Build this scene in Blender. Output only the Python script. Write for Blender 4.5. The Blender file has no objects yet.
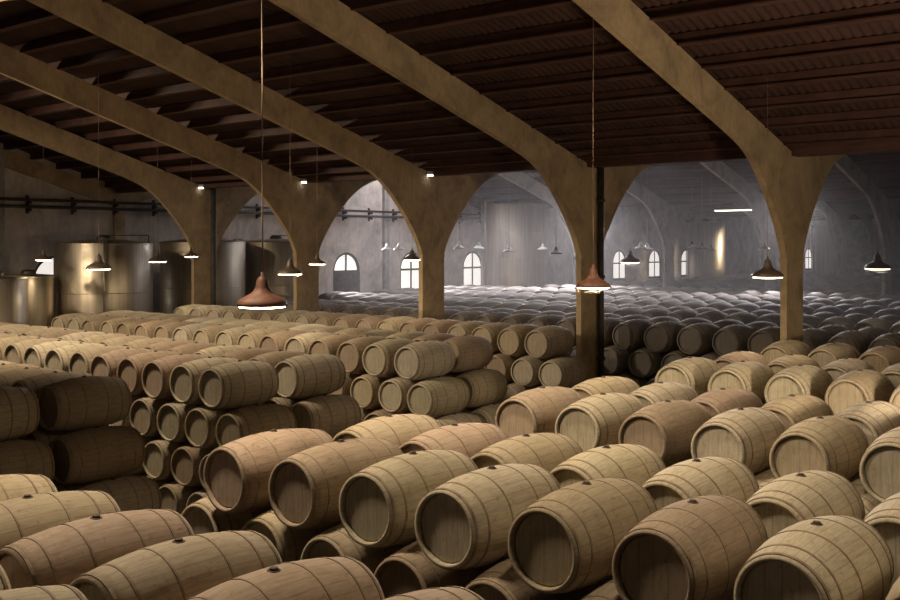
import bpy, bmesh, math, random
from mathutils import Vector, Matrix
from mathutils.bvhtree import BVHTree

random.seed(7)
PI = math.pi
S = 1.85                       # metres per layout unit
ZC = 2.475 * S                 # camera height
ALPHA = math.radians(39.5)     # camera yaw against the nave axis
FPX, HORIZON = 1034.0, 243.0
col = bpy.context.scene.collection


def W(u, v, h):
    """u runs along the arcade, v across the naves, h is height against the camera."""
    return Vector((-u * S, v * S, ZC + h * S))


# ------------------------------------------------------------------ materials
def new_mat(name):
    m = bpy.data.materials.new(name)
    m.use_nodes = True
    nt = m.node_tree
    b = nt.nodes['Principled BSDF']
    return m, nt, b


def ramp(nt, stops):
    r = nt.nodes.new('ShaderNodeValToRGB')
    el = r.color_ramp.elements
    while len(el) < len(stops):
        el.new(0.5)
    for e, (p, c) in zip(el, stops):
        e.position = p
        e.color = (*c, 1) if len(c) == 3 else c
    return r


def noise(nt, scale, detail=4, rough=0.55, vec=None, dist=0.0):
    n = nt.nodes.new('ShaderNodeTexNoise')
    n.inputs['Scale'].default_value = scale
    n.inputs['Detail'].default_value = detail
    n.inputs['Roughness'].default_value = rough
    n.inputs['Distortion'].default_value = dist
    if vec:
        nt.links.new(vec, n.inputs['Vector'])
    return n


def mapping(nt, src, scale):
    mp = nt.nodes.new('ShaderNodeMapping')
    mp.inputs['Scale'].default_value = scale
    nt.links.new(src, mp.inputs['Vector'])
    return mp.outputs['Vector']


def mixc(nt, a, b, fac, mode='MIX'):
    mx = nt.nodes.new('ShaderNodeMix')
    mx.data_type = 'RGBA'
    mx.blend_type = mode
    for sock, val in ((mx.inputs[0], fac), (mx.inputs[6], a), (mx.inputs[7], b)):
        if hasattr(val, 'is_linked'):
            nt.links.new(val, sock)
        elif isinstance(val, (int, float)):
            sock.default_value = val
        else:
            sock.default_value = (*val, 1)
    return mx.outputs[2]


def bump(nt, b, height, strength, dist=0.02):
    bp = nt.nodes.new('ShaderNodeBump')
    bp.inputs['Strength'].default_value = strength
    bp.inputs['Distance'].default_value = dist
    nt.links.new(height, bp.inputs['Height'])
    nt.links.new(bp.outputs['Normal'], b.inputs['Normal'])


def simple(name, c, rough=0.7, metal=0.0, nscale=6, amount=0.35):
    m, nt, b = new_mat(name)
    tc = nt.nodes.new('ShaderNodeTexCoord')
    n = noise(nt, nscale, 5, 0.6, tc.outputs['Object'])
    d = tuple(x * (1 - amount) for x in c)
    e = tuple(min(1, x * (1 + amount)) for x in c)
    r = ramp(nt, [(0.3, d), (0.7, e)])
    nt.links.new(n.outputs['Fac'], r.inputs['Fac'])
    nt.links.new(r.outputs['Color'], b.inputs['Base Color'])
    b.inputs['Roughness'].default_value = rough
    b.inputs['Metallic'].default_value = metal
    return m


def concrete(name, c, scale=1.6):
    m, nt, b = new_mat(name)
    tc = nt.nodes.new('ShaderNodeTexCoord')
    n1 = noise(nt, scale, 8, 0.65, tc.outputs['Object'], 0.4)
    n2 = noise(nt, scale * 9, 6, 0.7, mapping(nt, tc.outputs['Object'], (1, 1, 0.35)))
    r1 = ramp(nt, [(0.28, tuple(x * 0.55 for x in c)), (0.52, c), (0.78, tuple(min(1, x * 1.25) for x in c))])
    nt.links.new(n1.outputs['Fac'], r1.inputs['Fac'])
    r2 = ramp(nt, [(0.35, (0.7, 0.68, 0.64)), (0.6, (1, 1, 1))])
    nt.links.new(n2.outputs['Fac'], r2.inputs['Fac'])
    nt.links.new(mixc(nt, r1.outputs['Color'], r2.outputs['Color'], 0.6, 'MULTIPLY'), b.inputs['Base Color'])
    b.inputs['Roughness'].default_value = 0.92
    bump(nt, b, n2.outputs['Fac'], 0.35, 0.02)
    return m


def wood(name, staves=True, own=True, tan=False):
    """Dusty oak. The tone of each barrel comes from the colour set on its object."""
    m, nt, b = new_mat(name)
    tc = nt.nodes.new('ShaderNodeTexCoord')
    oi = nt.nodes.new('ShaderNodeObjectInfo')
    off = nt.nodes.new('ShaderNodeVectorMath')
    off.operation = 'ADD'
    cmb = nt.nodes.new('ShaderNodeCombineXYZ')
    mul = nt.nodes.new('ShaderNodeMath')
    mul.operation = 'MULTIPLY'
    mul.inputs[1].default_value = 37.0
    nt.links.new(oi.outputs['Random'], mul.inputs[0])
    for i in range(3):
        nt.links.new(mul.outputs[0], cmb.inputs[i])
    nt.links.new(tc.outputs['Object'], off.inputs[0])
    nt.links.new(cmb.outputs[0], off.inputs[1])
    p = off.outputs[0]
    grain = noise(nt, 7, 6, 0.65, mapping(nt, p, (7, 0.8, 7) if staves else (7, 7, 0.8)))
    dust = noise(nt, 2.6, 6, 0.6, p, 0.6)
    spots = noise(nt, 16, 4, 0.7, p, 0.3)
    if own:
        base = oi.outputs['Color']
    else:
        geo = nt.nodes.new('ShaderNodeNewGeometry')
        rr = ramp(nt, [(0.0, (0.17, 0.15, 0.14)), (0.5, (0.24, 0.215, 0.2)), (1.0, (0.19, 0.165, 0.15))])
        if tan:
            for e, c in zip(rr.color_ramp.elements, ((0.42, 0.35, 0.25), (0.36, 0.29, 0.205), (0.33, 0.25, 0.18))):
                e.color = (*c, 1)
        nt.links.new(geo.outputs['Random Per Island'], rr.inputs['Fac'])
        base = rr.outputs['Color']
    g = ramp(nt, [(0.3, (0.62, 0.57, 0.5)), (0.62, (1.08, 1.06, 1.02))])
    nt.links.new(grain.outputs['Fac'], g.inputs['Fac'])
    c1 = mixc(nt, base, g.outputs['Color'], 0.75, 'MULTIPLY')
    dr = ramp(nt, [(0.35, (0, 0, 0)), (0.7, (1, 1, 1))])
    nt.links.new(dust.outputs['Fac'], dr.inputs['Fac'])
    dm = nt.nodes.new('ShaderNodeMath')
    dm.operation = 'MULTIPLY'
    dm.inputs[1].default_value = 0.4
    nt.links.new(dr.outputs['Color'], dm.inputs[0])
    c2 = mixc(nt, c1, mixc(nt, base, (1.25, 1.28, 1.35), 1.0, 'MULTIPLY'), dm.outputs[0])
    sr = ramp(nt, [(0.3, (0.55, 0.45, 0.38)), (0.42, (1, 1, 1))])
    nt.links.new(spots.outputs['Fac'], sr.inputs['Fac'])
    c3 = mixc(nt, c2, sr.outputs['Color'], 0.6, 'MULTIPLY')
    # seams between staves (around the barrel) or between head planks (across the head)
    sep = nt.nodes.new('ShaderNodeSeparateXYZ')
    nt.links.new(tc.outputs['Object'], sep.inputs[0])
    if staves:
        at = nt.nodes.new('ShaderNodeMath')
        at.operation = 'ARCTAN2'
        nt.links.new(sep.outputs['X'], at.inputs[0])
        sub = nt.nodes.new('ShaderNodeMath')
        sub.operation = 'SUBTRACT'
        sub.inputs[1].default_value = 0.38
        nt.links.new(sep.outputs['Z'], sub.inputs[0])
        nt.links.new(sub.outputs[0], at.inputs[1])
        k, src = 28 / (2 * PI), at.outputs[0]
    else:
        k, src = 9.0, sep.outputs['X']
    mm = nt.nodes.new('ShaderNodeMath')
    mm.operation = 'MULTIPLY'
    mm.inputs[1].default_value = k
    nt.links.new(src, mm.inputs[0])
    fr = nt.nodes.new('ShaderNodeMath')
    fr.operation = 'PINGPONG'
    fr.inputs[1].default_value = 0.5
    nt.links.new(mm.outputs[0], fr.inputs[0])
    seam = ramp(nt, [(0.0, (0.45, 0.4, 0.35)), (0.09, (1, 1, 1))])
    nt.links.new(fr.outputs[0], seam.inputs['Fac'])
    c4 = mixc(nt, c3, seam.outputs['Color'], 0.4 if staves else 0.38, 'MULTIPLY')
    nt.links.new(c4, b.inputs['Base Color'])
    b.inputs['Roughness'].default_value = 0.78
    b.inputs['Specular IOR Level'].default_value = 0.25
    bump(nt, b, grain.outputs['Fac'], 0.25, 0.006)
    return m


def emit(name, c, s):
    m, nt, b = new_mat(name)
    b.inputs['Base Color'].default_value = (*c, 1)
    b.inputs['Emission Color'].default_value = (*c, 1)
    b.inputs['Emission Strength'].default_value = s
    return m


def steel(name, c, rough):
    m, nt, b = new_mat(name)
    tc = nt.nodes.new('ShaderNodeTexCoord')
    n = noise(nt, 3, 5, 0.6, mapping(nt, tc.outputs['Object'], (3, 3, 0.12)))
    r = ramp(nt, [(0.3, tuple(x * 0.72 for x in c)), (0.7, c)])
    nt.links.new(n.outputs['Fac'], r.inputs['Fac'])
    nt.links.new(r.outputs['Color'], b.inputs['Base Color'])
    n2 = noise(nt, 2, 4, 0.6, tc.outputs['Object'])
    r2 = ramp(nt, [(0.3, (rough * 0.8,) * 3), (0.7, (rough * 1.3,) * 3)])
    nt.links.new(n2.outputs['Fac'], r2.inputs['Fac'])
    nt.links.new(r2.outputs['Color'], b.inputs['Roughness'])
    b.inputs['Metallic'].default_value = 1.0
    return m


M = {
    'concrete': concrete('concrete', (0.44, 0.32, 0.19)),
    'grey_concrete': concrete('grey_concrete', (0.40, 0.37, 0.34)),
    'plaster': concrete('plaster', (0.62, 0.54, 0.48), 0.7),
    'floor': concrete('floor_concrete', (0.075, 0.062, 0.05), 0.9),
    'sheet': simple('roof_sheet', (0.050, 0.020, 0.014), 0.8, 0, 1.5),
    'purlin': simple('purlin_paint', (0.070, 0.028, 0.019), 0.65, 0, 3),
    'stave': wood('stave_oak'),
    'head': wood('head_oak', staves=False),
    'mass': wood('mass_oak', own=False),
    'mass_tan': wood('mass_tan_oak', own=False, tan=True),
    'hoop': simple('hoop_iron', (0.26, 0.195, 0.135), 0.8, 0.0, 9),
    'bung': simple('bung_wood', (0.07, 0.045, 0.03), 0.8),
    'steel': steel('tank_steel', (0.50, 0.43, 0.34), 0.42),
    'dark_steel': simple('dark_steel', (0.05, 0.045, 0.04), 0.5, 0.6),
    'rust': simple('lamp_rust', (0.13, 0.052, 0.03), 0.65, 0.15, 14),
    'dark_lamp': simple('lamp_dark_enamel', (0.075, 0.05, 0.035), 0.5, 0.2, 10),
    'white_lamp': simple('lamp_grey_enamel', (0.42, 0.40, 0.38), 0.5, 0.1, 10),
    'wire': simple('wire_dusty', (0.22, 0.15, 0.10), 0.8),
    'pipe': simple('pipe_iron', (0.06, 0.05, 0.045), 0.6, 0.4),
    'web': simple('cobweb', (0.8, 0.78, 0.7), 0.9),
    'timber': simple('timber', (0.16, 0.11, 0.07), 0.85),
    'door': simple('door_wood', (0.10, 0.085, 0.075), 0.8),
    'glow': emit('lamp_diffuser', (1.0, 0.80, 0.52), 14.0),
    'glow_dim': emit('lamp_diffuser_dim', (1.0, 0.85, 0.62), 4.0),
    'tube_glow': emit('fluorescent_tube', (1.0, 0.9, 0.75), 2.5),
    'glow_cool': emit('flood_lens', (1.0, 0.95, 0.92), 3.0),
    'fill_panel': emit('added_roof_fill', (0.93, 0.93, 1.0), 5.5),  # emission of the added roof panels
    'fill_panel_dim': emit('added_roof_fill_dim', (0.93, 0.93, 1.0), 5.5),
    'glass_lit': emit('window_daylight', (1.0, 0.94, 0.88), 0.38),
}


# ------------------------------------------------------------------ mesh helpers
class MB:
    def __init__(self):
        self.v, self.f, self.s = [], [], []

    def add(self, vs, fs, smooth=False):
        o = len(self.v)
        self.v += [tuple(p) for p in vs]
        self.f += [tuple(i + o for i in q) for q in fs]
        self.s += [smooth] * len(fs)

    def box(self, lo, hi):
        (a, b, c), (d, e, f) = lo, hi
        vs = [(a, b, c), (d, b, c), (d, e, c), (a, e, c), (a, b, f), (d, b, f), (d, e, f), (a, e, f)]
        self.add(vs, [(0, 3, 2, 1), (4, 5, 6, 7), (0, 1, 5, 4), (1, 2, 6, 5), (2, 3, 7, 6), (3, 0, 4, 7)])

    def lathe(self, prof, n=32, axis='z', smooth=True, closed=False):
        """prof: list of (radius, position along the axis)."""
        vs, fs = [], []
        for r, z in prof:
            for i in range(n):
                a = 2 * PI * i / n
                if axis == 'z':
                    vs.append((r * math.cos(a), r * math.sin(a), z))
                else:
                    vs.append((r * math.sin(a), z, r * math.cos(a)))
        m = len(prof)
        for j in range(m if closed else m - 1):
            k = (j + 1) % m
            for i in range(n):
                i2 = (i + 1) % n
                fs.append((j * n + i, j * n + i2, k * n + i2, k * n + i))
        self.add(vs, fs, smooth)

    def tube(self, pts, r, n=8):
        pts = [Vector(p) for p in pts]
        vs, fs = [], []
        for i, p in enumerate(pts):
            d = (pts[min(i + 1, len(pts) - 1)] - pts[max(i - 1, 0)]).normalized()
            a = d.cross(Vector((0, 0, 1)))
            if a.length < 1e-3:
                a = Vector((1, 0, 0))
            a.normalize()
            b = d.cross(a)
            for k in range(n):
                t = 2 * PI * k / n
                vs.append(p + r * (math.cos(t) * a + math.sin(t) * b))
        for i in range(len(pts) - 1):
            for k in range(n):
                k2 = (k + 1) % n
                fs.append((i * n + k, i * n + k2, (i + 1) * n + k2, (i + 1) * n + k))
        fs.append(tuple(range(n))[::-1])
        fs.append(tuple((len(pts) - 1) * n + k for k in range(n)))
        self.add(vs, fs, True)

    def prism(self, poly, x0, x1):
        """poly in the y-z plane, extruded along x."""
        n = len(poly)
        vs = [(x0, y, z) for y, z in poly] + [(x1, y, z) for y, z in poly]
        fs = [(i, (i + 1) % n, n + (i + 1) % n, n + i) for i in range(n)]
        fs += [tuple(range(n))[::-1], tuple(range(n, 2 * n))]
        self.add(vs, fs)

    def mesh(self, name):
        me = bpy.data.meshes.new(name)
        me.from_pydata(self.v, [], self.f)
        me.polygons.foreach_set('use_smooth', self.s)
        bm = bmesh.new()
        bm.from_mesh(me)
        bmesh.ops.recalc_face_normals(bm, faces=bm.faces)
        bm.to_mesh(me)
        bm.free()
        return me

    def obj(self, name, mat, parent=None, loc=None):
        me = self.mesh(name)
        for m in (mat if isinstance(mat, (list, tuple)) else [mat]):
            me.materials.append(m)
        return link(name, me, parent, loc)


def link(name, me, parent=None, loc=None):
    o = bpy.data.objects.new(name, me)
    col.objects.link(o)
    if parent:
        o.parent = parent
    if loc is not None:
        o.location = loc
    return o


def tag(o, label, cat, group=None, kind=None):
    o['label'] = label
    o['category'] = cat
    if group:
        o['group'] = group
    if kind:
        o['kind'] = kind
    return o


def thing(name, label, cat, loc, group=None, rz=0.0):
    o = bpy.data.objects.new(name, None)
    col.objects.link(o)
    o.empty_display_size = 0.2
    o.location = loc
    o.rotation_euler = (0, 0, rz)
    return tag(o, label, cat, group)


ORD = ('first second third fourth fifth sixth seventh eighth ninth tenth eleventh twelfth thirteenth fourteenth '
       'fifteenth sixteenth seventeenth eighteenth nineteenth twentieth').split()
TENS = {2: 'twenty', 3: 'thirty', 4: 'forty', 5: 'fifty'}


def ordinal(n):
    if n <= 20:
        return ORD[n - 1]
    if n % 10 == 0:
        return TENS[n // 10][:-1] + 'ieth'
    return TENS[n // 10] + '-' + ORD[n % 10 - 1]


# ------------------------------------------------------------------ the building
BAY = 2.595
VA = [-0.93, 11.12, 23.17, 35.22, 47.27]        # back wall, arcades, far wall
U0 = 4.315                                       # the pillar on the right
UEND = U0 + 5 * BAY                              # end wall
UFAR = U0 - 4 * BAY                              # other end wall, out of view
HEAVE, SLOPE = 0.966, 0.29
FLOOR = -2.475

mb = MB()
mb.box(W(UEND + 0.2, VA[0] - 0.3, FLOOR - 0.1), W(UFAR - 0.2, VA[4] + 0.3, FLOOR))
tag(mb.obj('floor', M['floor']), 'dark concrete cellar floor under all the barrel stacks', 'floor', kind='structure')


def roof_h(v):
    for a, b in zip(VA, VA[1:]):
        if a <= v <= b:
            return HEAVE + SLOPE * min(v - a, b - v)
    return HEAVE


ROOF_UP = 0.11
nave_names = ['near nave', 'middle nave', 'third nave', 'fourth nave']
for j in range(4):
    a, b = VA[j], VA[j + 1]
    mid = (a + b) / 2
    mb = MB()
    per = 0.155 if j < 2 else 0.31
    step = per / 4 / S
    nc = int((UEND - UFAR) / step)
    wave = [0, 0.02, 0, -0.02]
    if j >= 2:
        wave = [0, 0.03, 0, -0.03]
    for v0, v1 in ((a, mid), (mid, b)):
        vs, fs = [], []
        for i in range(nc + 1):
            u = UFAR + i * step
            dz = wave[i % 4] / S
            vs.append(W(u, v0, roof_h(v0) + ROOF_UP + dz))
            vs.append(W(u, v1, roof_h(v1) + ROOF_UP + dz))
        for i in range(nc):
            fs.append((2 * i, 2 * i + 1, 2 * i + 3, 2 * i + 2))
        mb.add(vs, fs, True)
    o = mb.obj('ceiling' if j == 0 else 'ceiling.%03d' % j, M['sheet'])
    tag(o, 'dark red-brown corrugated roof sheeting over the ' + nave_names[j], 'ceiling', kind='structure')
    # purlins run along the nave under the sheeting
    n = 12 if j < 2 else 8
    sp = 0.49 if j < 2 else 0.72
    for side in (1, -1):
        for k in range(n):
            v = (b - 0.27 - sp * k) if side == 1 else (a + 0.27 + sp * k)
            if (v < mid + 0.05 and side == 1) or (v > mid - 0.05 and side == -1):
                continue
            h = roof_h(v)
            mb = MB()
            w = 0.028
            lo, hi = W(UEND, v - w, h + 0.0), W(UFAR, v + w, h + ROOF_UP - 0.005)
            mb.box(lo, hi)
            lo, hi = W(UEND, v - 0.055, h - 0.002), W(UFAR, v + 0.055, h + 0.014)
            mb.box(lo, hi)
            o = mb.obj('purlin', M['purlin'])
            tag(o, '%s roof purlin up from the %s eave of the %s' % (ordinal(k + 1), 'arcade' if side == 1 else 'back', nave_names[j]),
                'roof beam', 'purlins under the roof sheeting', 'structure')


def haunch(side, vl):
    """Inner edge of a concrete frame leg and its rafter; side -1 rises towards smaller v."""
    key = [(0.235, FLOOR), (0.235, -0.16), (0.305, 0.0), (0.41, 0.165), (0.52, 0.31), (0.66, 0.47), (0.82, 0.63), (1.0, 0.785), (1.22, 0.93),
           (1.5, 1.038), (1.85, 0.61 + SLOPE * 1.85)]
    pts = [key[0]]
    for i in range(1, len(key) - 1):
        a, b, c, d = key[max(i - 1, 1)], key[i], key[i + 1], key[min(i + 2, len(key) - 1)]
        for q in range(4):
            t = q / 4
            pts.append(tuple(0.5 * (2 * b[e] + (c[e] - a[e]) * t + (2 * a[e] - 5 * b[e] + 4 * c[e] - d[e]) * t * t
                                    + (3 * b[e] - a[e] - 3 * c[e] + d[e]) * t ** 3) for e in (0, 1)))
    pts.append(key[-1])
    return [(vl + side * x, h) for x, h in pts]


TH = 0.036     # half thickness of a frame
place = ['at the end wall', 'behind the second tank', 'beside the tank group', 'left of the tall lit arch', 'behind the rusty hanging lamp',
         'beside the near right stacks']
pill_lab = {0: 'tall tan concrete pillar near the frame edge beside the right stacks',
            1: 'tan concrete pillar directly behind the rusty pendant lamp',
            2: 'tan concrete pillar between the two bright arches',
            3: 'concrete pillar dividing the tank arch from the first bright arch',
            4: 'concrete pillar with a black drainpipe in front of the tanks',
            5: 'concrete half pillar standing on the end wall between the tanks'}
for j in range(0, 5):
    vl = VA[j]
    ks = range(-4, 6)
    for k in ks:
        u = U0 + k * BAY
        mat = M['concrete'] if j <= 1 else M['grey_concrete']
        mb = MB()
        s1 = -1 if j > 0 else 1
        if k == 5 and 0 < j < 4:
            mb.box(W(u + TH, vl - 0.11, FLOOR), W(u - TH, vl + 0.11, HEAVE))
        elif j in (0, 4):
            lo, hi = (W(u + TH, vl, FLOOR), W(u - TH, vl + s1 * 0.235, HEAVE))
            mb.box((min(lo.x, hi.x), min(lo.y, hi.y), lo.z), (max(lo.x, hi.x), max(lo.y, hi.y), hi.z))
        else:
            mb.box(W(u + TH, vl - 0.235, FLOOR), W(u - TH, vl + 0.235, HEAVE))
            mb.box(W(u + TH + 0.008, vl - 0.243, -0.205), W(u - TH - 0.008, vl + 0.243, -0.16))
        o = mb.obj('pillar', mat)
        if j == 1 and k >= 0:
            lab = pill_lab[k]
        else:
            lab = '%s concrete pillar from the end wall in the %s' % (
                ordinal(6 - k), ['back wall row', 'first arcade', 'second arcade', 'third arcade', 'far wall row'][j])
        tag(o, lab, 'pillar', None, 'structure')
        for side in (-1, 1):
            if (j == 0 and side == -1) or (j == 4 and side == 1):
                continue
            hp = haunch(side, vl)
            mid = vl + side * (VA[1] - VA[0]) / 2
            dm = abs(mid - vl)
            poly = hp[1:] + [(mid, 0.61 + SLOPE * dm), (mid, HEAVE + SLOPE * dm), (vl + side * 0.0, HEAVE)]
            poly = [(v, h) for v, h in poly] + [(vl + side * 0.0, -0.16)]
            if k == 5:
                poly = [(vl, HEAVE - 0.30), (mid, HEAVE + SLOPE * dm - 0.30), (mid, HEAVE + SLOPE * dm), (vl, HEAVE)]
            mb = MB()
            mb.prism([(v * S, ZC + h * S) for v, h in poly], -(u + TH * 0.98) * S, -(u - TH * 0.98) * S)
            o = mb.obj('rafter', mat)
            nv = nave_names[j - 1 if side == -1 else j]
            tag(o, 'curved concrete rafter, %s from the end wall, %s slope of the %s' % (
                ordinal(6 - k), 'far' if side == -1 else 'near', nv), 'rafter', None, 'structure')

for v, w in ((8.78, 'behind the short tanks'), (18.5, 'between the door and its neighbour window')):
    mb = MB()
    mb.box(W(UEND + 0.03, v - 0.085, FLOOR), W(UEND - 0.05, v + 0.085, roof_h(v)))
    tag(mb.obj('pilaster', M['grey_concrete']), 'flat pilaster on the end wall ' + w, 'pilaster', None, 'structure')

# valley beams on the pillar heads, under the gutters between the naves
for j in (1, 2, 3):
    vl = VA[j]
    mb = MB()
    mb.box(W(UEND, vl - 0.10, HEAVE - 0.02), W(UFAR, vl + 0.10, HEAVE + 0.09))
    mb.box(W(UEND, vl - 0.16, HEAVE + 0.06), W(UFAR, vl + 0.16, HEAVE + 0.092))
    o = mb.obj('valley_beam', M['purlin'])
    tag(o, 'dark valley beam along the pillar heads between the %s and the %s' % (nave_names[j - 1], nave_names[j]), 'beam', None, 'structure')

# outer walls
win_v = [2.8, 5.2, 7.6, 9.85, 14.8, 17.2, 19.5, 22.0, 25.0, 27.4, 29.8, 32.2, 34.6, 46.7]
WR = 0.44          # half width of a window
WSILL, WSPRING = -1.22, -0.66
mb = MB()


def wall_with_openings(mb, u, thick, v0, v1, holes, top):
    """End wall in the plane u = const with arched openings cut through."""
    edges = [v0]
    for c in holes:
        edges += [c - WR, c + WR]
    edges.append(v1)
    for f in (0, 1):
        uu = u + (0 if f == 0 else thick)
        for i in range(0, len(edges), 2):
            n = max(2, int((edges[i + 1] - edges[i]) / 0.5))
            for q in range(n):
                a = edges[i] + (edges[i + 1] - edges[i]) * q / n
                b = edges[i] + (edges[i + 1] - edges[i]) * (q + 1) / n
                mb.add([W(uu, a, FLOOR), W(uu, b, FLOOR), W(uu, b, top(b)), W(uu, a, top(a))], [(0, 1, 2, 3)])
        for c in holes:
            mb.add([W(uu, c - WR, FLOOR), W(uu, c + WR, FLOOR), W(uu, c + WR, WSILL), W(uu, c - WR, WSILL)], [(0, 1, 2, 3)])
            n = 16
            for i in range(n):
                a0, a1 = PI * i / n, PI * (i + 1) / n
                p = [(c - WR * math.cos(t), WSPRING + WR * math.sin(t)) for t in (a0, a1)]
                mb.add([W(uu, p[0][0], p[0][1]), W(uu, p[1][0], p[1][1]), W(uu, p[1][0], top(p[1][0])), W(uu, p[0][0], top(p[0][0]))], [(0, 1, 2, 3)])
    for c in holes:
        ring = [(c - WR, WSILL), (c - WR, WSPRING)] + [(c - WR * math.cos(PI * i / 16), WSPRING + WR * math.sin(PI * i / 16)) for i in range(1, 16)] + [(c + WR, WSPRING), (c + WR, WSILL)]
        for i in range(len(ring)):
            p, q = ring[i], ring[(i + 1) % len(ring)]
            mb.add([W(u, *p), W(u, *q), W(u + thick, *q), W(u + thick, *p)], [(0, 1, 2, 3)])


wall_with_openings(mb, UEND + 0.03, 0.15, VA[0], VA[4], win_v, lambda v: roof_h(v) + 0.10)
tag(mb.obj('wall_end', M['plaster']), 'pale plastered end wall with small arched windows behind the tanks', 'wall', None, 'structure')
mb = MB()
vs = [W(UFAR, v, FLOOR) for v in (VA[0], VA[4])]
pl = [(VA[0], FLOOR), (VA[4], FLOOR)]
for a, b in list(zip(VA, VA[1:]))[::-1]:
    pl += [(b, HEAVE + 0.1), ((a + b) / 2, roof_h((a + b) / 2) + 0.1)]
pl.append((VA[0], HEAVE + 0.1))
mb.prism([(v * S, ZC + h * S) for v, h in pl], -UFAR * S, -UFAR * S + 0.2)
tag(mb.obj('wall_entrance', M['plaster']), 'plain plastered wall closing the hall opposite the tanks', 'wall', None, 'structure')
mb = MB()
mb.box(W(UEND, VA[0] - 0.1, FLOOR), W(UFAR, VA[0], HEAVE + 0.1))
tag(mb.obj('wall_near', M['plaster']), 'plastered side wall of the near nave behind the viewpoint', 'wall', None, 'structure')
mb = MB()
mb.box(W(UEND, VA[4], FLOOR), W(UFAR, VA[4] + 0.1, HEAVE + 0.1))
tag(mb.obj('wall_far', M['grey_concrete']), 'dark side wall at the far side of the fourth nave', 'wall', None, 'structure')

# windows: frame with mullions and a pane of daylight; the one in mid nave is a boarded door with a fanlight
for i, c in enumerate(win_v):
    is_door = abs(c - 17.2) < 0.1
    ux = UEND + 0.05
    mb = MB()
    ring_o = [(c - WR, WSILL), (c - WR, WSPRING)] + [(c - WR * math.cos(PI * q / 16), WSPRING + WR * math.sin(PI * q / 16)) for q in range(1, 16)] + [(c + WR, WSPRING), (c + WR, WSILL)]
    sc = 0.88
    cy = WSPRING
    ring_i = [(c + (v - c) * sc, cy + (h - cy) * sc) for v, h in ring_o]
    n = len(ring_o)
    vs = [W(ux, *p) for p in ring_o] + [W(ux, *p) for p in ring_i] + [W(ux + 0.03, *p) for p in ring_o] + [W(ux + 0.03, *p) for p in ring_i]
    fs = []
    for q in range(n):
        r = (q + 1) % n
        fs += [(q, r, n + r, n + q), (n + q, n + r, 3 * n + r, 3 * n + q), (2 * n + q, 2 * n + r, 3 * n + r, 3 * n + q), (q, r, 2 * n + r, 2 * n + q)]
    mb.add(vs, fs)
    nm = ('door_%d' if is_door else 'window_%d') % (i + 1)
    if is_door:
        lab = 'boarded door under a bright round fanlight in the lit end wall'
    else:
        lab = '%s arched window from the near side wall, white daylight in its panes' % ordinal(i + 1)
    wroot = thing(nm, lab, 'door' if is_door else 'window', W(ux, c, WSILL))
    wroot['kind'] = 'structure'
    inv = Matrix.Translation(-wroot.location)

    def under(mbx, name, mat):
        mbx.v = [tuple(Vector(p) - wroot.location) for p in mbx.v]
        return mbx.obj(name, mat, wroot)

    under(mb, 'window_frame', M['door'])
    mb = MB()
    lo, hi = W(ux + 0.02, c - 0.022, WSILL), W(ux, c + 0.022, WSPRING + WR * 0.95)
    mb.box(lo, hi)
    mb.box(W(ux + 0.02, c - WR, WSPRING - 0.03), W(ux, c + WR, WSPRING + 0.02))
    under(mb, 'mullion', M['door'])
    mb = MB()
    pts = [W(ux + 0.035, *p) for p in ring_o]
    mb.add(pts, [tuple(range(len(pts)))])
    under(mb, 'pane', M['glass_lit'])
    if is_door:
        mb = MB()
        mb.box(W(ux + 0.01, c - WR, WSILL - 0.6), W(ux - 0.02, c + WR, WSPRING - 0.03))
        under(mb, 'door_panel', M['door'])

# ------------------------------------------------------------------ barrels
BL, BR, HR = 1.24, 0.375, 0.302      # length, bilge radius, chime radius


def prof_r(y):
    t = abs(2 * y / BL)
    return HR + (BR - HR) * (1 - t ** 2.0)


def shell_profile(n):
    ys = [-BL / 2 + BL * i / n for i in range(n + 1)]
    p = [(0.268, -BL / 2 + 0.045), (0.272, -BL / 2 + 0.004), (0.278, -BL / 2)]
    p += [(prof_r(y) - (0.004 if abs(y) > BL / 2 - 1e-6 else 0), y) for y in ys]
    p += [(0.278, BL / 2), (0.272, BL / 2 - 0.004), (0.268, BL / 2 - 0.045)]
    return p


def shift(mb, dz):
    mb.v = [(x, y, z + dz) for x, y, z in mb.v]
    return mb


mb = MB()
mb.lathe(shell_profile(14), 40, 'y')
ME_STAVES = shift(mb, BR).mesh('staves')
ME_STAVES.materials.append(M['stave'])


def head_mesh(y, n=40):
    mb = MB()
    e = 1 if y > 0 else -1
    mb.lathe([(0.0005, y), (0.255, y), (0.2695, y - e * 0.012), (0.2695, y - e * 0.03)], n, 'y', False)
    return shift(mb, BR)


ME_HEADS = []
for y in (-BL / 2 + 0.04, BL / 2 - 0.04):
    me = head_mesh(y).mesh('barrel_head')
    me.materials.append(M['head'])
    ME_HEADS.append(me)
ME_HOOPS = []
for y, w in ((-0.585, 0.022), (-0.46, 0.018), (-0.20, 0.016), (0.17, 0.016), (0.43, 0.018), (0.585, 0.022)):
    mb = MB()
    pr = [(prof_r(y - w / 2) - 0.006, y - w / 2), (prof_r(y - w / 2) + 0.004, y - w / 2), (prof_r(y) + 0.0045, y),
          (prof_r(y + w / 2) + 0.004, y + w / 2), (prof_r(y + w / 2) - 0.006, y + w / 2)]
    mb.lathe(pr, 40, 'y', False)
    me = shift(mb, BR).mesh('hoop')
    me.materials.append(M['hoop'])
    ME_HOOPS.append(me)
mb = MB()
mb.lathe([(0.0005, BR * 2 + 0.017), (0.024, BR * 2 + 0.016), (0.028, BR * 2 + 0.003), (0.04, BR * 2 + 0.001), (0.04, BR * 2 - 0.008)], 12, 'z', False)
ME_BUNG = mb.mesh('bung')
ME_BUNG.materials.append(M['bung'])

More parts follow.
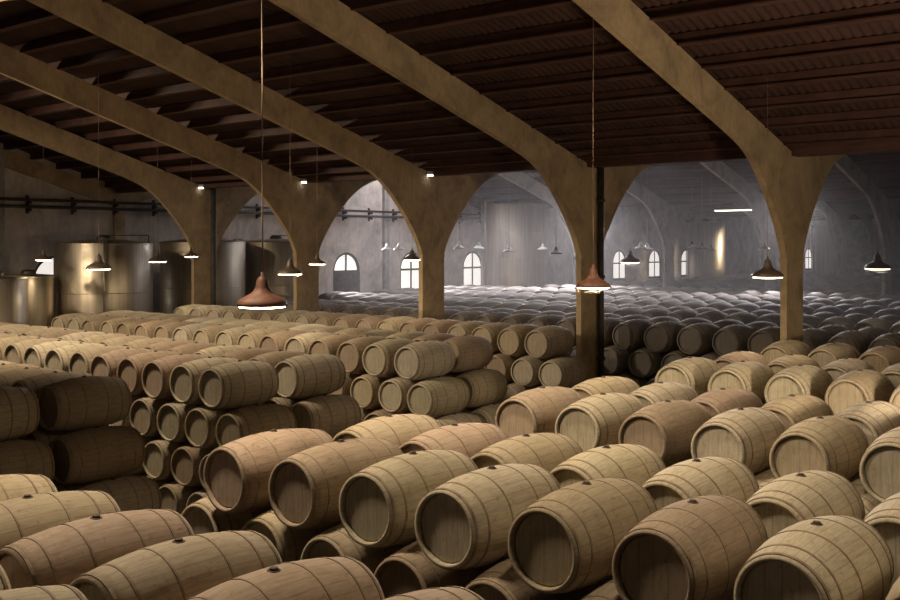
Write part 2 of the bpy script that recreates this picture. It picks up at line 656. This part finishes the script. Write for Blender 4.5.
# one-mesh barrel for the far ones
mb = MB()
mb.lathe(shell_profile(8), 24, 'y')
mb.v = [(x, y, z + BR) for x, y, z in mb.v]
nshell = len(mb.f)
for y in (-BL / 2 + 0.04, BL / 2 - 0.04):
    hm = head_mesh(y, 24)
    mb.add(hm.v, hm.f)
ME_SMALL = mb.mesh('barrel')
ME_SMALL.materials.append(M['stave'])
ME_SMALL.materials.append(M['head'])
for i, p in enumerate(ME_SMALL.polygons):
    p.material_index = 0 if i < nshell else 1

# layout: (name, v, u of the aisle end of the top layer, direction of growth, count, pitch, layers, lift, words for its place)
D_L, D_R, D_F = 0.411, 0.481, 0.46
ROWS = []


def row(v, u_end, sgn, n, pitch, layers, place, end_word, tone='tan'):
    k = 0.985 if sgn == 1 and v < 11 else 1.0
    ROWS.append(dict(k=k, ph=0.352 if k < 1 else math.sqrt((2 * BR / S) ** 2 - (pitch / 2) ** 2) * 1.004,
                     v=v, u=u_end, s=sgn, n=n, p=pitch, l=layers, place=place, end=end_word, tone=tone))


EA = 'cross aisle'
row(1.36, 4.32, -1, 7, D_R, 4, 'corner row at the picture foot', EA)
row(2.09, 4.35, -1, 8, D_R, 4, 'front corner row', EA)
row(3.66, 4.22, -1, 10, D_R, 4, 'near row facing the viewer', EA)
row(4.40, 4.07, -1, 10, D_R, 4, 'near row behind the facing one', EA)
row(5.92, 4.05, -1, 9, D_R, 4, 'second facing row', EA)
row(6.66, 4.02, -1, 9, D_R, 4, 'row behind the second facing one', EA)
row(8.30, 4.12, -1, 8, D_R, 4, 'third facing row', EA)
row(9.05, 4.00, -1, 8, D_R, 4, 'row behind the third facing one', EA)
row(10.43, 4.10, -1, 7, D_R, 4, 'row against the right pillar', EA)
row(3.48, 7.03, 1, 8, D_L, 4, 'dark outermost row by the frame', EA)
row(4.22, 7.03, 1, 8, D_L, 4, 'dark shaded row', EA)
row(5.63, 6.94, 1, 18, D_L, 4, 'long facing row', EA)
row(6.39, 6.90, 1, 18, D_L, 4, 'row behind the long facing one', EA)
row(7.98, 6.92, 1, 17, D_L, 4, 'middle row before the tanks', EA)
row(8.73, 7.00, 1, 17, D_L, 4, 'row behind the middle one', EA)
row(10.42, 7.02, 1, 18, D_L, 4, 'row along the arcade pillars', EA)
v = 12.02
names2 = ['first', 'second', 'third', 'fourth', 'fifth', 'sixth', 'seventh', 'eighth', 'ninth', 'tenth']
vv = []
while v < 22.4:
    vv += [v, v + 0.735]
    v += 2.25
for i, v in enumerate(vv):
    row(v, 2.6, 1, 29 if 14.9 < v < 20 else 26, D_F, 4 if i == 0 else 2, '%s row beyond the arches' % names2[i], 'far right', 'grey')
v = 24.0
third = []
while v < 34.3:
    third += [v, v + 0.735]
    v += 2.25
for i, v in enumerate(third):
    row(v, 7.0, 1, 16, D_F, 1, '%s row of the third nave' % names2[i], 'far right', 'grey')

LAYER = ['top layer', 'second layer', 'third layer', 'bottom layer']
CANDS = []
for r in ROWS:
    pitch_h = r['ph']
    top_base = -1.0 - 2 * BR * r['k'] / S
    for L in range(r['l']):
        base = top_base - L * pitch_h
        n = r['n'] + L
        for i in range(n):
            u = r['u'] - r['s'] * L * r['p'] / 2 + r['s'] * i * r['p']
            CANDS.append(dict(row=r, L=L, i=i, u=u, v=r['v'] + random.uniform(-0.018, 0.018), h=base,
                              rz=random.uniform(-0.012, 0.012), rnd=random.random()))
# timber runners that carry the lowest layer of every row
for r in ROWS:
    if r['l'] < 4 or r['v'] > 11.9:
        continue
    top = -1.0 - 2 * BR * r['k'] / S - 3 * r['ph']
    r['lift'] = (top - FLOOR) * S

def scl(q, k):
    return Vector((q.x * k, q.y * (0.9 if k < 1 else 1.0), q.z * k))


# which barrels show largest: cast a grid of rays from the viewpoint
fwd = Vector((-math.sin(ALPHA), math.cos(ALPHA), 0))
rgt = Vector((math.cos(ALPHA), math.sin(ALPHA), 0))
CAM = W(0, 0, 0)
verts, polys, owner = [], [], []
lo = MB()
lo.lathe([(0.001, -BL / 2)] + [(prof_r(-BL / 2 + BL * i / 6), -BL / 2 + BL * i / 6) for i in range(7)] + [(0.001, BL / 2)], 14, 'y')
lo_v = [Vector((x, y, z + BR)) for x, y, z in lo.v]
for ci, c in enumerate(CANDS):
    p = W(c['u'], c['v'], c['h'])
    o = len(verts)
    verts += [p + scl(q, c['row']['k']) for q in lo_v]
    polys += [tuple(i + o for i in f) for f in lo.f]
    owner += [ci] * len(lo.f)
for o in col.objects:
    if o.name.startswith('pillar'):
        k = len(verts)
        verts += [o.matrix_world @ w.co for w in o.data.vertices]
        for p in o.data.polygons:
            polys.append(tuple(i + k for i in p.vertices))
            owner.append(-1)
tree = BVHTree.FromPolygons(verts, polys)
seen = {}
for py in range(0, 300):
    for px in range(0, 450):
        d = fwd + rgt * ((px * 2 + 1 - 450) / FPX) + Vector((0, 0, 1)) * ((HORIZON - (py * 2 + 1)) / FPX)
        if d.z > 0.02:
            continue
        hit = tree.ray_cast(CAM, d.normalized())
        if hit[2] is not None and owner[hit[2]] >= 0:
            seen[owner[hit[2]]] = seen.get(owner[hit[2]], 0) + 1
order = sorted(seen, key=lambda k: -seen[k])
single = set(order[:300])
print('barrels in view', len(order), 'smallest single', seen[order[min(299, len(order) - 1)]])

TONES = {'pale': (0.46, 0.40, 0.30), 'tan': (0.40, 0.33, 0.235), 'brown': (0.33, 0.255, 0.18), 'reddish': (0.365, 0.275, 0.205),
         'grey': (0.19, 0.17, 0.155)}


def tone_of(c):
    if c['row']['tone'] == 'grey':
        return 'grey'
    r = c['rnd']
    return 'pale' if r < 0.36 else 'tan' if r < 0.70 else 'brown' if r < 0.88 else 'reddish'


def copy_under(src, parent):
    o = src.copy()
    o.parent = parent
    col.objects.link(o)
    return o


proto = None
mass = MB()
mass_idx = []
for ci, c in enumerate(CANDS):
    p = W(c['u'], c['v'], c['h'])
    r = c['row']
    if ci not in single:
        if seen.get(ci, 0) == 0 and c['L'] > 0 and not (r['v'] < 12.5 and c['i'] < 3):
            continue                              # hidden inside the stacks
        if r['v'] < 3 and c['i'] > 6:
            continue
        m = mass
        R = Matrix.Rotation(c['rz'], 3, 'Z')
        m.add([p + R @ scl(vtx.co, r['k']) for vtx in ME_SMALL.vertices], [tuple(f.vertices) for f in ME_SMALL.polygons], True)
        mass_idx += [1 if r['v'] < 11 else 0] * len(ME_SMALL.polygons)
        continue
    tone = tone_of(c)
    base = TONES[tone]
    k = random.uniform(0.9, 1.1)
    colr = (base[0] * k, base[1] * k, base[2] * k * random.uniform(0.95, 1.05), 1)
    place = r['place']
    lab = '%s barrel, %s from %s, %s, %s' % (tone, ordinal(c['i'] + 1), r['end'], LAYER[c['L']], place)
    grp = 'barrels in the ' + place
    if seen[ci] >= 45:
        root = thing('barrel', lab, 'barrel', p, grp, c['rz'])
        root.scale = (r['k'], 0.9 if r['k'] < 1 else 1.0, r['k'])
        parts = [link('staves', ME_STAVES, root)]
        parts += [link('barrel_head', me, root) for me in ME_HEADS]
        for me in ME_HOOPS:
            link('hoop', me, root)
        link('bung', ME_BUNG, root)
        parts[0].color = colr
        hk = random.uniform(0.82, 1.08)
        for hd in parts[1:]:
            hd.color = (colr[0] * hk, colr[1] * hk, colr[2] * hk, 1)
    else:
        o = link('barrel', ME_SMALL, None, p)
        o.rotation_euler = (0, 0, c['rz'])
        o.scale = (r['k'], 0.9 if r['k'] < 1 else 1.0, r['k'])
        o.color = colr
        tag(o, lab, 'barrel', grp)
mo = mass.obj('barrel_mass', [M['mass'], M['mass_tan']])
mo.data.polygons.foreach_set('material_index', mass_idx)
tag(mo, 'mass of distant grey barrels filling the naves beyond the arches', 'barrels', None, 'stuff')

for r in ROWS:
    if 'lift' not in r or r['lift'] < 0.01:
        continue
    for dv, nm in ((-0.42, 'near'), (0.42, 'far')):
        n = r['n'] + 3
        ua = r['u'] - r['s'] * (1.5 * r['p'] + 0.15)
        ub = ua + r['s'] * (n * r['p'] + 0.1)
        a, b = max(ua, ub), min(ua, ub)
        mb = MB()
        mb.box(W(a, r['v'] + dv * BL / S - 0.03, FLOOR), W(b, r['v'] + dv * BL / S + 0.03, FLOOR + r['lift'] / S + 0.012))
        tag(mb.obj('timber_runner', M['timber']), 'timber runner under the %s ends, %s' % (nm, r['place']), 'beam',
            'runners under the barrel rows')

# ------------------------------------------------------------------ pendant lamps
def lamp(u, v, hr, D, label, mat, wire_r=0.006, group='pendant lamps on long wires', lit=True, web=0, roofed=True):
    """hr: height of the rim, D: rim diameter in metres."""
    R = D / 2
    root = thing('pendant_lamp', label, 'lamp', W(u, v, hr), group)
    sh = MB()
    prof = [(R * 0.97, 0.004), (R, 0.0), (R, R * 0.12), (R * 0.93, R * 0.24), (R * 0.74, R * 0.36), (R * 0.52, R * 0.46), (R * 0.36, R * 0.58),
            (R * 0.27, R * 0.76), (R * 0.22, R * 1.02), (R * 0.15, R * 1.12), (R * 0.06, R * 1.22), (R * 0.06, R * 1.34), (0.002, R * 1.36)]
    sh.lathe(prof, 32, 'z')
    inner = [(R * 0.97, 0.004), (R * 0.9, R * 0.2), (R * 0.5, R * 0.42), (R * 0.3, R * 0.56), (0.002, R * 0.6)]
    sh.lathe(inner, 32, 'z')
    sh.obj('lamp_shade', mat, root)
    mb = MB()
    if lit:
        mb.lathe([(0.002, -R * 0.10), (R * 0.6, -R * 0.085), (R * 0.9, -R * 0.05), (R * 0.96, R * 0.012)], 32, 'z')
        mb.obj('diffuser', M['glow'] if v < VA[1] else M['glow_dim'], root)
    else:
        mb.lathe([(0.002, -R * 0.02), (R * 0.12, R * 0.02), (R * 0.2, R * 0.16), (R * 0.12, R * 0.4)], 16, 'z')
        mb.obj('bulb', M['white_lamp'], root)
    mb = MB()
    top = (roof_h(v) - hr + 0.03) * S
    n = 7
    mb.tube([(0.004 * math.sin(i * 1.7), 0.004 * math.cos(i * 2.3), R * 1.33 + (top - R * 1.33) * i / n) for i in range(n + 1)], wire_r, 6)
    mb.obj('wire', M['wire'], root)
    for q in range(web):
        a = random.uniform(0, 2 * PI)
        b = random.uniform(0, 2 * PI)
        mb = MB()
        p0 = Vector((R * 0.95 * math.cos(a), R * 0.95 * math.sin(a), -0.005))
        p1 = Vector((R * 0.8 * math.cos(b), R * 0.8 * math.sin(b), -R * random.uniform(0.1, 0.4)))
        mb.tube([p0, (p0 + p1) / 2 - Vector((0, 0, R * 0.12)), p1], 0.0016, 5)
        mb.obj('cobweb', M['web'], root)
    return root


lamp(4.14, 3.50, -0.325, 0.48, 'large rusty pendant lamp hanging over the dark cross aisle', M['rust'], 0.008)
lamp(4.34, 7.05, -0.352, 0.50, 'rusty pendant lamp with cobwebs in front of a concrete pillar', M['rust'], 0.005, web=6)
lamp(3.83, 9.28, -0.316, 0.53, 'dark pendant lamp against the pillar beside the right stacks', M['dark_lamp'], 0.004)
lamp(8.46, 7.54, -0.336, 0.50, 'dark pendant lamp in front of the pillar before the tank arch', M['dark_lamp'], 0.004, web=1)
lamp(11.4, 7.05, -0.32, 0.55, 'dark pendant lamp hanging before the largest shining tank', M['dark_lamp'], 0.004)
lamp(9.1, 10.25, -0.225, 0.42, 'small dark pendant lamp beside the pillar between bright arches', M['dark_lamp'], 0.004, web=2)
lamp(13.5, 9.35, -0.285, 0.50, 'dark pendant lamp hanging between the two large tanks', M['dark_lamp'], 0.004)
lamp(14.9, 8.27, -0.262, 0.46, 'dark pendant lamp before the pale wall over the small tanks', M['dark_lamp'], 0.004)
lamp(13.6, 10.05, -0.215, 0.40, 'small dark pendant lamp close to the drainpipe pillar', M['dark_lamp'], 0.004)
lamp(9.7, 9.1, -0.27, 0.40, 'small dark pendant lamp tucked beside the tank arch pillar', M['dark_lamp'], 0.004)
# lamps of the same grid that hang outside the frame
out_lab = ['over the stacks beside the viewpoint', 'over the corner row beside the viewpoint', 'out over the second facing row',
           'over the third facing row out of the frame', 'behind the viewpoint out of the frame']
for (u, v), w in zip([(0.0, 3.5), (4.2, 0.4), (0.0, 7.05), (0.0, 10.2), (-1.6, 0.5)], out_lab):
    lamp(u, v, -0.325, 0.50, 'pendant lamp ' + w, M['rust'], 0.006)
# middle nave
lamp(8.30, 14.6, -0.31, 0.60, 'dark pendant lamp trailing cobwebs under the second arch', M['dark_lamp'], 0.004, web=7)
lamp(4.2, 13.7, -0.33, 0.60, 'dark pendant lamp beyond the arch at the frame edge', M['dark_lamp'], 0.004, web=3)
for (px, py, Z, lab) in [
    (479, 249, 22, 'grey unlit pendant lamp just above the window by the hazy tank'),
    (509, 252, 20, 'grey unlit pendant lamp in front of the hazy tank'),
    (543, 250, 22.5, 'small grey unlit pendant lamp at the edge of the hazy tank'),
    (556, 254, 19, 'dark unlit pendant lamp to the side of the hazy tank'),
    (387, 250, 22, 'grey unlit pendant lamp before the bright wall, beside the pilaster'),
    (399, 250, 21, 'second grey unlit pendant lamp before the bright wall, near the pillar'),
    (459, 249, 20, 'small grey unlit pendant lamp close behind the middle pillar'),
    (641, 249, 19, 'grey unlit pendant lamp close to the cobwebbed one'),
    (647, 250, 20, 'grey unlit pendant lamp behind the cobwebbed one'),
    (692, 247, 24, 'dark unlit pendant lamp before the shining third nave tank'),
    (702, 249, 23, 'second dark unlit pendant lamp before the third nave tank'),
    (711, 251, 22, 'third dark unlit pendant lamp before the third nave tank'),
    (764, 250, 19, 'pale unlit pendant lamp beside the curved frame'),
]:
    t = (px - 450) / FPX
    u, v, h = Z * (math.sin(ALPHA) - t * math.cos(ALPHA)), Z * (math.cos(ALPHA) + t * math.sin(ALPHA)), -(py - HORIZON) * Z / FPX
    if abs(v - VA[2]) < 0.4:
        v = VA[2] - 0.6
    lamp(u, v, h, 0.42, lab, M['white_lamp'] if 'grey' in lab or 'pale' in lab else M['dark_lamp'], 0.008, 'unlit pendant lamps beyond the arches', False)


# ------------------------------------------------------------------ steel tanks
def tank(u, v, R, htop, label, rail=False, pipe=None):
    root = thing('steel_tank', label, 'tank', W(u, v, FLOOR), 'stainless steel tanks by the end wall')
    Hh = (htop - FLOOR) * S
    R *= S
    mb = MB()
    mb.lathe([(R - 0.01, 0.0), (R, 0.02), (R, Hh - 0.02), (R - 0.015, Hh)], 64, 'z')
    mb.obj('tank_shell', M['steel'], root)
    mb = MB()
    mb.lathe([(R + 0.012, Hh - 0.05), (R + 0.012, Hh), (R * 0.98, Hh + 0.015), (R * 0.5, Hh + R * 0.06), (0.002, Hh + R * 0.09)], 64, 'z')
    mb.obj('tank_lid', M['steel'], root)
    n = max(2, int(Hh / 1.2))
    for i in range(1, n):
        mb = MB()
        z = Hh * i / n
        mb.lathe([(R - 0.004, z - 0.02), (R + 0.006, z - 0.012), (R + 0.006, z + 0.012), (R - 0.004, z + 0.02)], 64, 'z')
        mb.obj('weld_band', M['steel'], root)
    mb = MB()
    mb.lathe([(0.002, Hh + R * 0.09 + 0.12), (0.16, Hh + R * 0.09 + 0.11), (0.22, Hh + R * 0.09 + 0.05), (0.22, Hh + R * 0.06)], 24, 'z')
    mb.obj('manhole', M['dark_steel'], root)
    if rail:
        mb = MB()
        zr = Hh + 0.24
        x0, x1 = -R * 0.1, R * 0.95
        a = Vector((math.cos(ALPHA), math.sin(ALPHA), 0))
        p = [a * x0 + Vector((0, 0, Hh + 0.05)), a * x0 + Vector((0, 0, zr)), a * x1 + Vector((0, 0, zr)), a * x1 + Vector((0, 0, Hh - 0.02))]
        for i in range(3):
            mb.tube([p[i], p[i + 1]], 0.018, 6)
        mb.obj('guard_rail', M['dark_steel'], root)
    if pipe is not None:
        mb = MB()
        a = Vector((math.cos(pipe), math.sin(pipe), 0)) * (R + 0.07)
        mb.tube([a * 0.8 + Vector((0, 0, Hh + 0.1)), a + Vector((0, 0, Hh + 0.1)), a + Vector((0, 0, 0.3))], 0.05, 8)
        mb.obj('feed_pipe', M['steel'], root)
    return root


tank(15.75, 9.84, 0.80, 0.0, 'largest shining steel tank at the left with a thin guard rail', True, -0.55)
tank(15.85, 11.72 + 0.25, 0.78, 0.02, 'dim steel tank half behind the drainpipe pillar')
tank(15.85, 13.75, 0.78, 0.02, 'grey steel tank seen through the tank arch', True, 3.9)
tank(15.1, 7.62, 0.45, -0.52, 'short steel tank with a bright streak at the frame edge')
tank(16.0, 8.62, 0.40, -0.53, 'short dark steel tank beside the bright streaked one')
tank(15.93, 21.95, 0.85, 1.0, 'tall hazy steel tank in the middle nave', False, -1.9)
tank(15.9, 33.2, 0.64, 0.70, 'far shining steel tank beyond the second arcade')
tank(15.9, 45.4, 0.62, 0.75, 'farthest shining steel tank by the frame edge')

# ------------------------------------------------------------------ pipes, drainpipes, flood lamps, added fill floods
for h, r, nm in ((0.755, 0.05, 'upper'), (0.635, 0.055, 'lower')):
    for a, b in ((2.0, 22.8),):
        root = thing('wall_pipe', '%s of two dark pipes along the pale end wall above the tanks' % nm, 'pipe', W(UEND - 0.13, a, h))
        mb = MB()
        mb.tube([(0, 0, 0), (0, (b - a) * S / 2, 0), (0, (b - a) * S, 0)], r, 10)
        mb.obj('pipe_run', M['pipe'], root)
        k = 0.4
        while k < b - a:
            mb = MB()
            mb.box((-0.14 - 0.05, k * S - 0.04, -r - 0.09), (0.03, k * S + 0.04, -r + 0.01))
            mb.box((-0.21, k * S - 0.04, -r - 0.16), (-0.15, k * S + 0.04, r + 0.1))
            mb.obj('bracket', M['pipe'], root)
            k += 0.86
for k, w in ((4, 'pillar before the tanks'), (1, 'pillar behind the rusty lamp')):
    u = U0 + k * BAY
    root = thing('drainpipe', 'black drainpipe down the ' + w, 'pipe', W(u - 0.105, VA[1] + 0.12, FLOOR), 'drainpipes on the arcade')
    mb = MB()
    L = (HEAVE - FLOOR - 0.02) * S
    mb.tube([(0, 0, 0), (0, 0, L / 2), (0, 0, L)], 0.085 if k == 4 else 0.07, 12)
    mb.obj('pipe_run', M['pipe'], root)
    for z in (0.3, 0.6, 0.88):
        mb = MB()
        mb.lathe([(0.085, L * z - 0.03), (0.1, L * z - 0.03), (0.1, L * z + 0.03), (0.085, L * z + 0.03)], 12, 'z')
        mb.obj('collar', M['pipe'], root)


def flood(u, v, h, aim, label, power, color, size=0.3, angle=None):
    root = thing('flood_lamp', label, 'lamp', W(u, v, h), 'flood lamps on the pillar heads')  # group shared by the pillar-head lamps and the added fill floods
    d = (aim - W(u, v, h)).normalized()
    q = d.to_track_quat('-Z', 'Y')
    mb = MB()
    s = 0.085
    mb.box((-s, -s * 0.7, 0.004), (s, s * 0.7, 0.10))
    b = mb.obj('housing', M['white_lamp'], root)
    b.rotation_mode = 'QUATERNION'
    b.rotation_quaternion = q
    mb = MB()
    mb.box((-s * 0.85, -s * 0.55, -0.003), (s * 0.85, s * 0.55, 0.003))
    b = mb.obj('lens', M['glow_cool'], root)
    b.rotation_mode = 'QUATERNION'
    b.rotation_quaternion = q
    if power:  # only the added fill floods carry a spot
        ld = bpy.data.lights.new('added_fill_spot', 'SPOT')
        ld.energy = power
        ld.color = color
        ld.shadow_soft_size = size
        ld.spot_size = angle or math.radians(120)
        ld.spot_blend = 0.6
        lo_ = bpy.data.objects.new('added_fill_spot', ld)
        col.objects.link(lo_)
        lo_.location = W(u, v, h) + d * 0.05
        lo_.rotation_mode = 'QUATERNION'
        lo_.rotation_quaternion = q
    return root


COOL = (1.0, 0.93, 0.92)
for k, w in ((2, 'middle'), (3, 'tank arch'), (4, 'drainpipe')):
    u = U0 + k * BAY
    flood(u - 0.078, VA[1] - 0.12, HEAVE - 0.02, W(u - 1, VA[1] - 1.5, FLOOR), 'small white flood lamp at the head of the %s pillar' % w, 0, COOL)

WARM = (1.0, 0.82, 0.58)  # next come added floods above view that light the near barrels
for u, v, pw, tgt, ang, w in ((4.9, 2.75, 900, (2.8, 3.8), 100, 'over the near right stacks'), (4.3, 4.8, 1500, (3.2, 6.6), 92, 'over the middle right stacks'),
                         (1.6, 3.3, 380, (1.2, 4.0), 95, 'over the stacks at the frame edge'),
                         (9.4, 4.3, 1750, (9.6, 6.4), 100, 'over the long facing row'), (13.6, 3.4, 1400, (12.6, 7.0), 100, 'over the far end of the long rows')):
    flood(u, v, roof_h(v) - 0.10, W(*tgt, -1.2), 'added fill flood under the roof ' + w, pw, WARM, 0.35, math.radians(ang))
flood(0.65, 6.66, -0.935, W(5.4, 8.8, 0.7), 'added fill flood standing on a barrel outside the frame aimed at the rafters', 620, WARM, 0.4, math.radians(106))  # added out of view to brighten rafters and pillars
flood(UEND - 0.1, 19.5, 0.62, W(10.5, 16.8, -2.0), 'added fill flood high on the end wall over the window', 7500, COOL, 0.15, math.radians(48))  # added behind a pillar to backlight the middle nave barrels
flood(UEND - 0.1, 16.0, 0.62, W(10.5, 14.2, -2.0), 'added fill flood high on the end wall near the boarded door', 7000, COOL, 0.15, math.radians(48))  # second added backlight, also hidden by a pillar
flood(8.78, VA[2] - 0.05, 0.925, W(7.2, 15.0, -2.1), 'added fill flood under the second valley beam shining back over the barrels', 3000, COOL, 0.15, math.radians(62))  # added out of sight to rim the barrel crests
flood(14.24, VA[2] - 0.05, 0.925, W(10.8, 15.8, -2.1), 'added fill flood under the second valley beam nearer the tanks shining back over the barrels', 5500, COOL, 0.15, math.radians(60))  # its added partner, hidden behind the next pillar
flood(12.1, VA[3] - 0.5, 0.7, W(15.9, 33.2, -0.4), 'added fill flood by a pillar of the third arcade aimed at a tank', 2500, WARM, 0.2, math.radians(30))  # added to brighten the far tank
mb = MB()
root = thing('tube_lamp', 'long fluorescent tube lamp glowing under the third nave roof', 'lamp', W(12.7, 28.4, 0.96))
mb.box((-1.2, -0.06, 0.0), (1.2, 0.06, 0.07))
mb.obj('housing', M['white_lamp'], root)
mb = MB()
mb.tube([(-1.15, 0, -0.03), (0, 0, -0.03), (1.15, 0, -0.03)], 0.025, 8)
mb.obj('tube', M['tube_glow'], root)
for x in (-0.9, 0.9):
    mb = MB()
    mb.tube([(x, 0, 0.06), (x, 0, 0.5), (x, 0, (roof_h(28.4) + 0.03 - 0.96) * S)], 0.008, 6)
    mb.obj('wire', M['wire'], root)

# added glowing panels under the roof, put in to brighten the middle nave
for j, bays in ((1, range(2, 5)),):
    ridge = (VA[j] + VA[j + 1]) / 2
    for k in bays:
        for q in (0, 1):
            ua = U0 + (k + 0.14 + 0.44 * q) * BAY
            ub = ua + 0.30 * BAY
            v0, v1 = ridge + 0.35, ridge + 1.9
            mb = MB()
            mb.add([W(ua, v0, roof_h(v0) + 0.06), W(ub, v0, roof_h(v0) + 0.06), W(ub, v1, roof_h(v1) + 0.06), W(ua, v1, roof_h(v1) + 0.06),
                    W(ua, v0, roof_h(v0) + 0.075), W(ub, v0, roof_h(v0) + 0.075), W(ub, v1, roof_h(v1) + 0.075), W(ua, v1, roof_h(v1) + 0.075)],
                   [(0, 1, 2, 3), (4, 5, 6, 7), (0, 1, 5, 4), (1, 2, 6, 5), (2, 3, 7, 6), (3, 0, 4, 7)])
            o = mb.obj('added_roof_panel', M['fill_panel'] if j == 1 else M['fill_panel_dim'])
            tag(o, '%s added glowing fill panel in the %s roof bay of the %s' % (['near', 'far'][q], ordinal(k + 5), nave_names[j]),
                'roof light', 'added fill panels beyond the arcade', 'structure')

# ------------------------------------------------------------------ haze beyond the arcade
hz = bpy.data.materials.new('haze')
hz.use_nodes = True
nt = hz.node_tree
nt.nodes.clear()
out = nt.nodes.new('ShaderNodeOutputMaterial')
vs_ = nt.nodes.new('ShaderNodeVolumeScatter')
vs_.inputs['Color'].default_value = (0.95, 0.93, 0.96, 1)
vs_.inputs['Density'].default_value = 0.0045
vs_.inputs['Anisotropy'].default_value = 0.35
nt.links.new(vs_.outputs[0], out.inputs['Volume'])
mb = MB()
a, b = VA[1] + 0.26, VA[2] - 0.26
mid = (a + b) / 2
mb.prism([(v * S, ZC + h * S) for v, h in ((a, FLOOR + 0.01), (b, FLOOR + 0.01), (b, HEAVE - 0.03), (mid, roof_h(mid) - 0.05), (a, HEAVE - 0.03))],
         -14.95 * S, -(UFAR + 0.2) * S)
tag(mb.obj('haze', hz), 'thin pale haze filling the middle nave beyond the arches', 'haze', None, 'stuff')

# ------------------------------------------------------------------ world, camera, view
w = bpy.data.worlds.new('World')
bpy.context.scene.world = w
w.use_nodes = True
w.node_tree.nodes['Background'].inputs[0].default_value = (0.02, 0.02, 0.025, 1)
w.node_tree.nodes['Background'].inputs[1].default_value = 0.0

cd = bpy.data.cameras.new('Camera')
co = bpy.data.objects.new('Camera', cd)
col.objects.link(co)
co.location = CAM
co.rotation_euler = (PI / 2, 0, ALPHA)
cd.sensor_width = 36.0
cd.lens = FPX / 900 * 36.0
cd.shift_y = -(300 - HORIZON) / 900
cd.clip_end = 300
cd.clip_start = 0.05
sc = bpy.context.scene
sc.camera = co
sc.view_settings.view_transform = 'Standard'
sc.view_settings.look = 'None'
sc.view_settings.gamma = 1
sc.view_settings.exposure = 1.07
sc.cycles.use_denoising = True
sc.cycles.max_bounces = 8
sc.cycles.diffuse_bounces = 3
sc.cycles.volume_bounces = 1
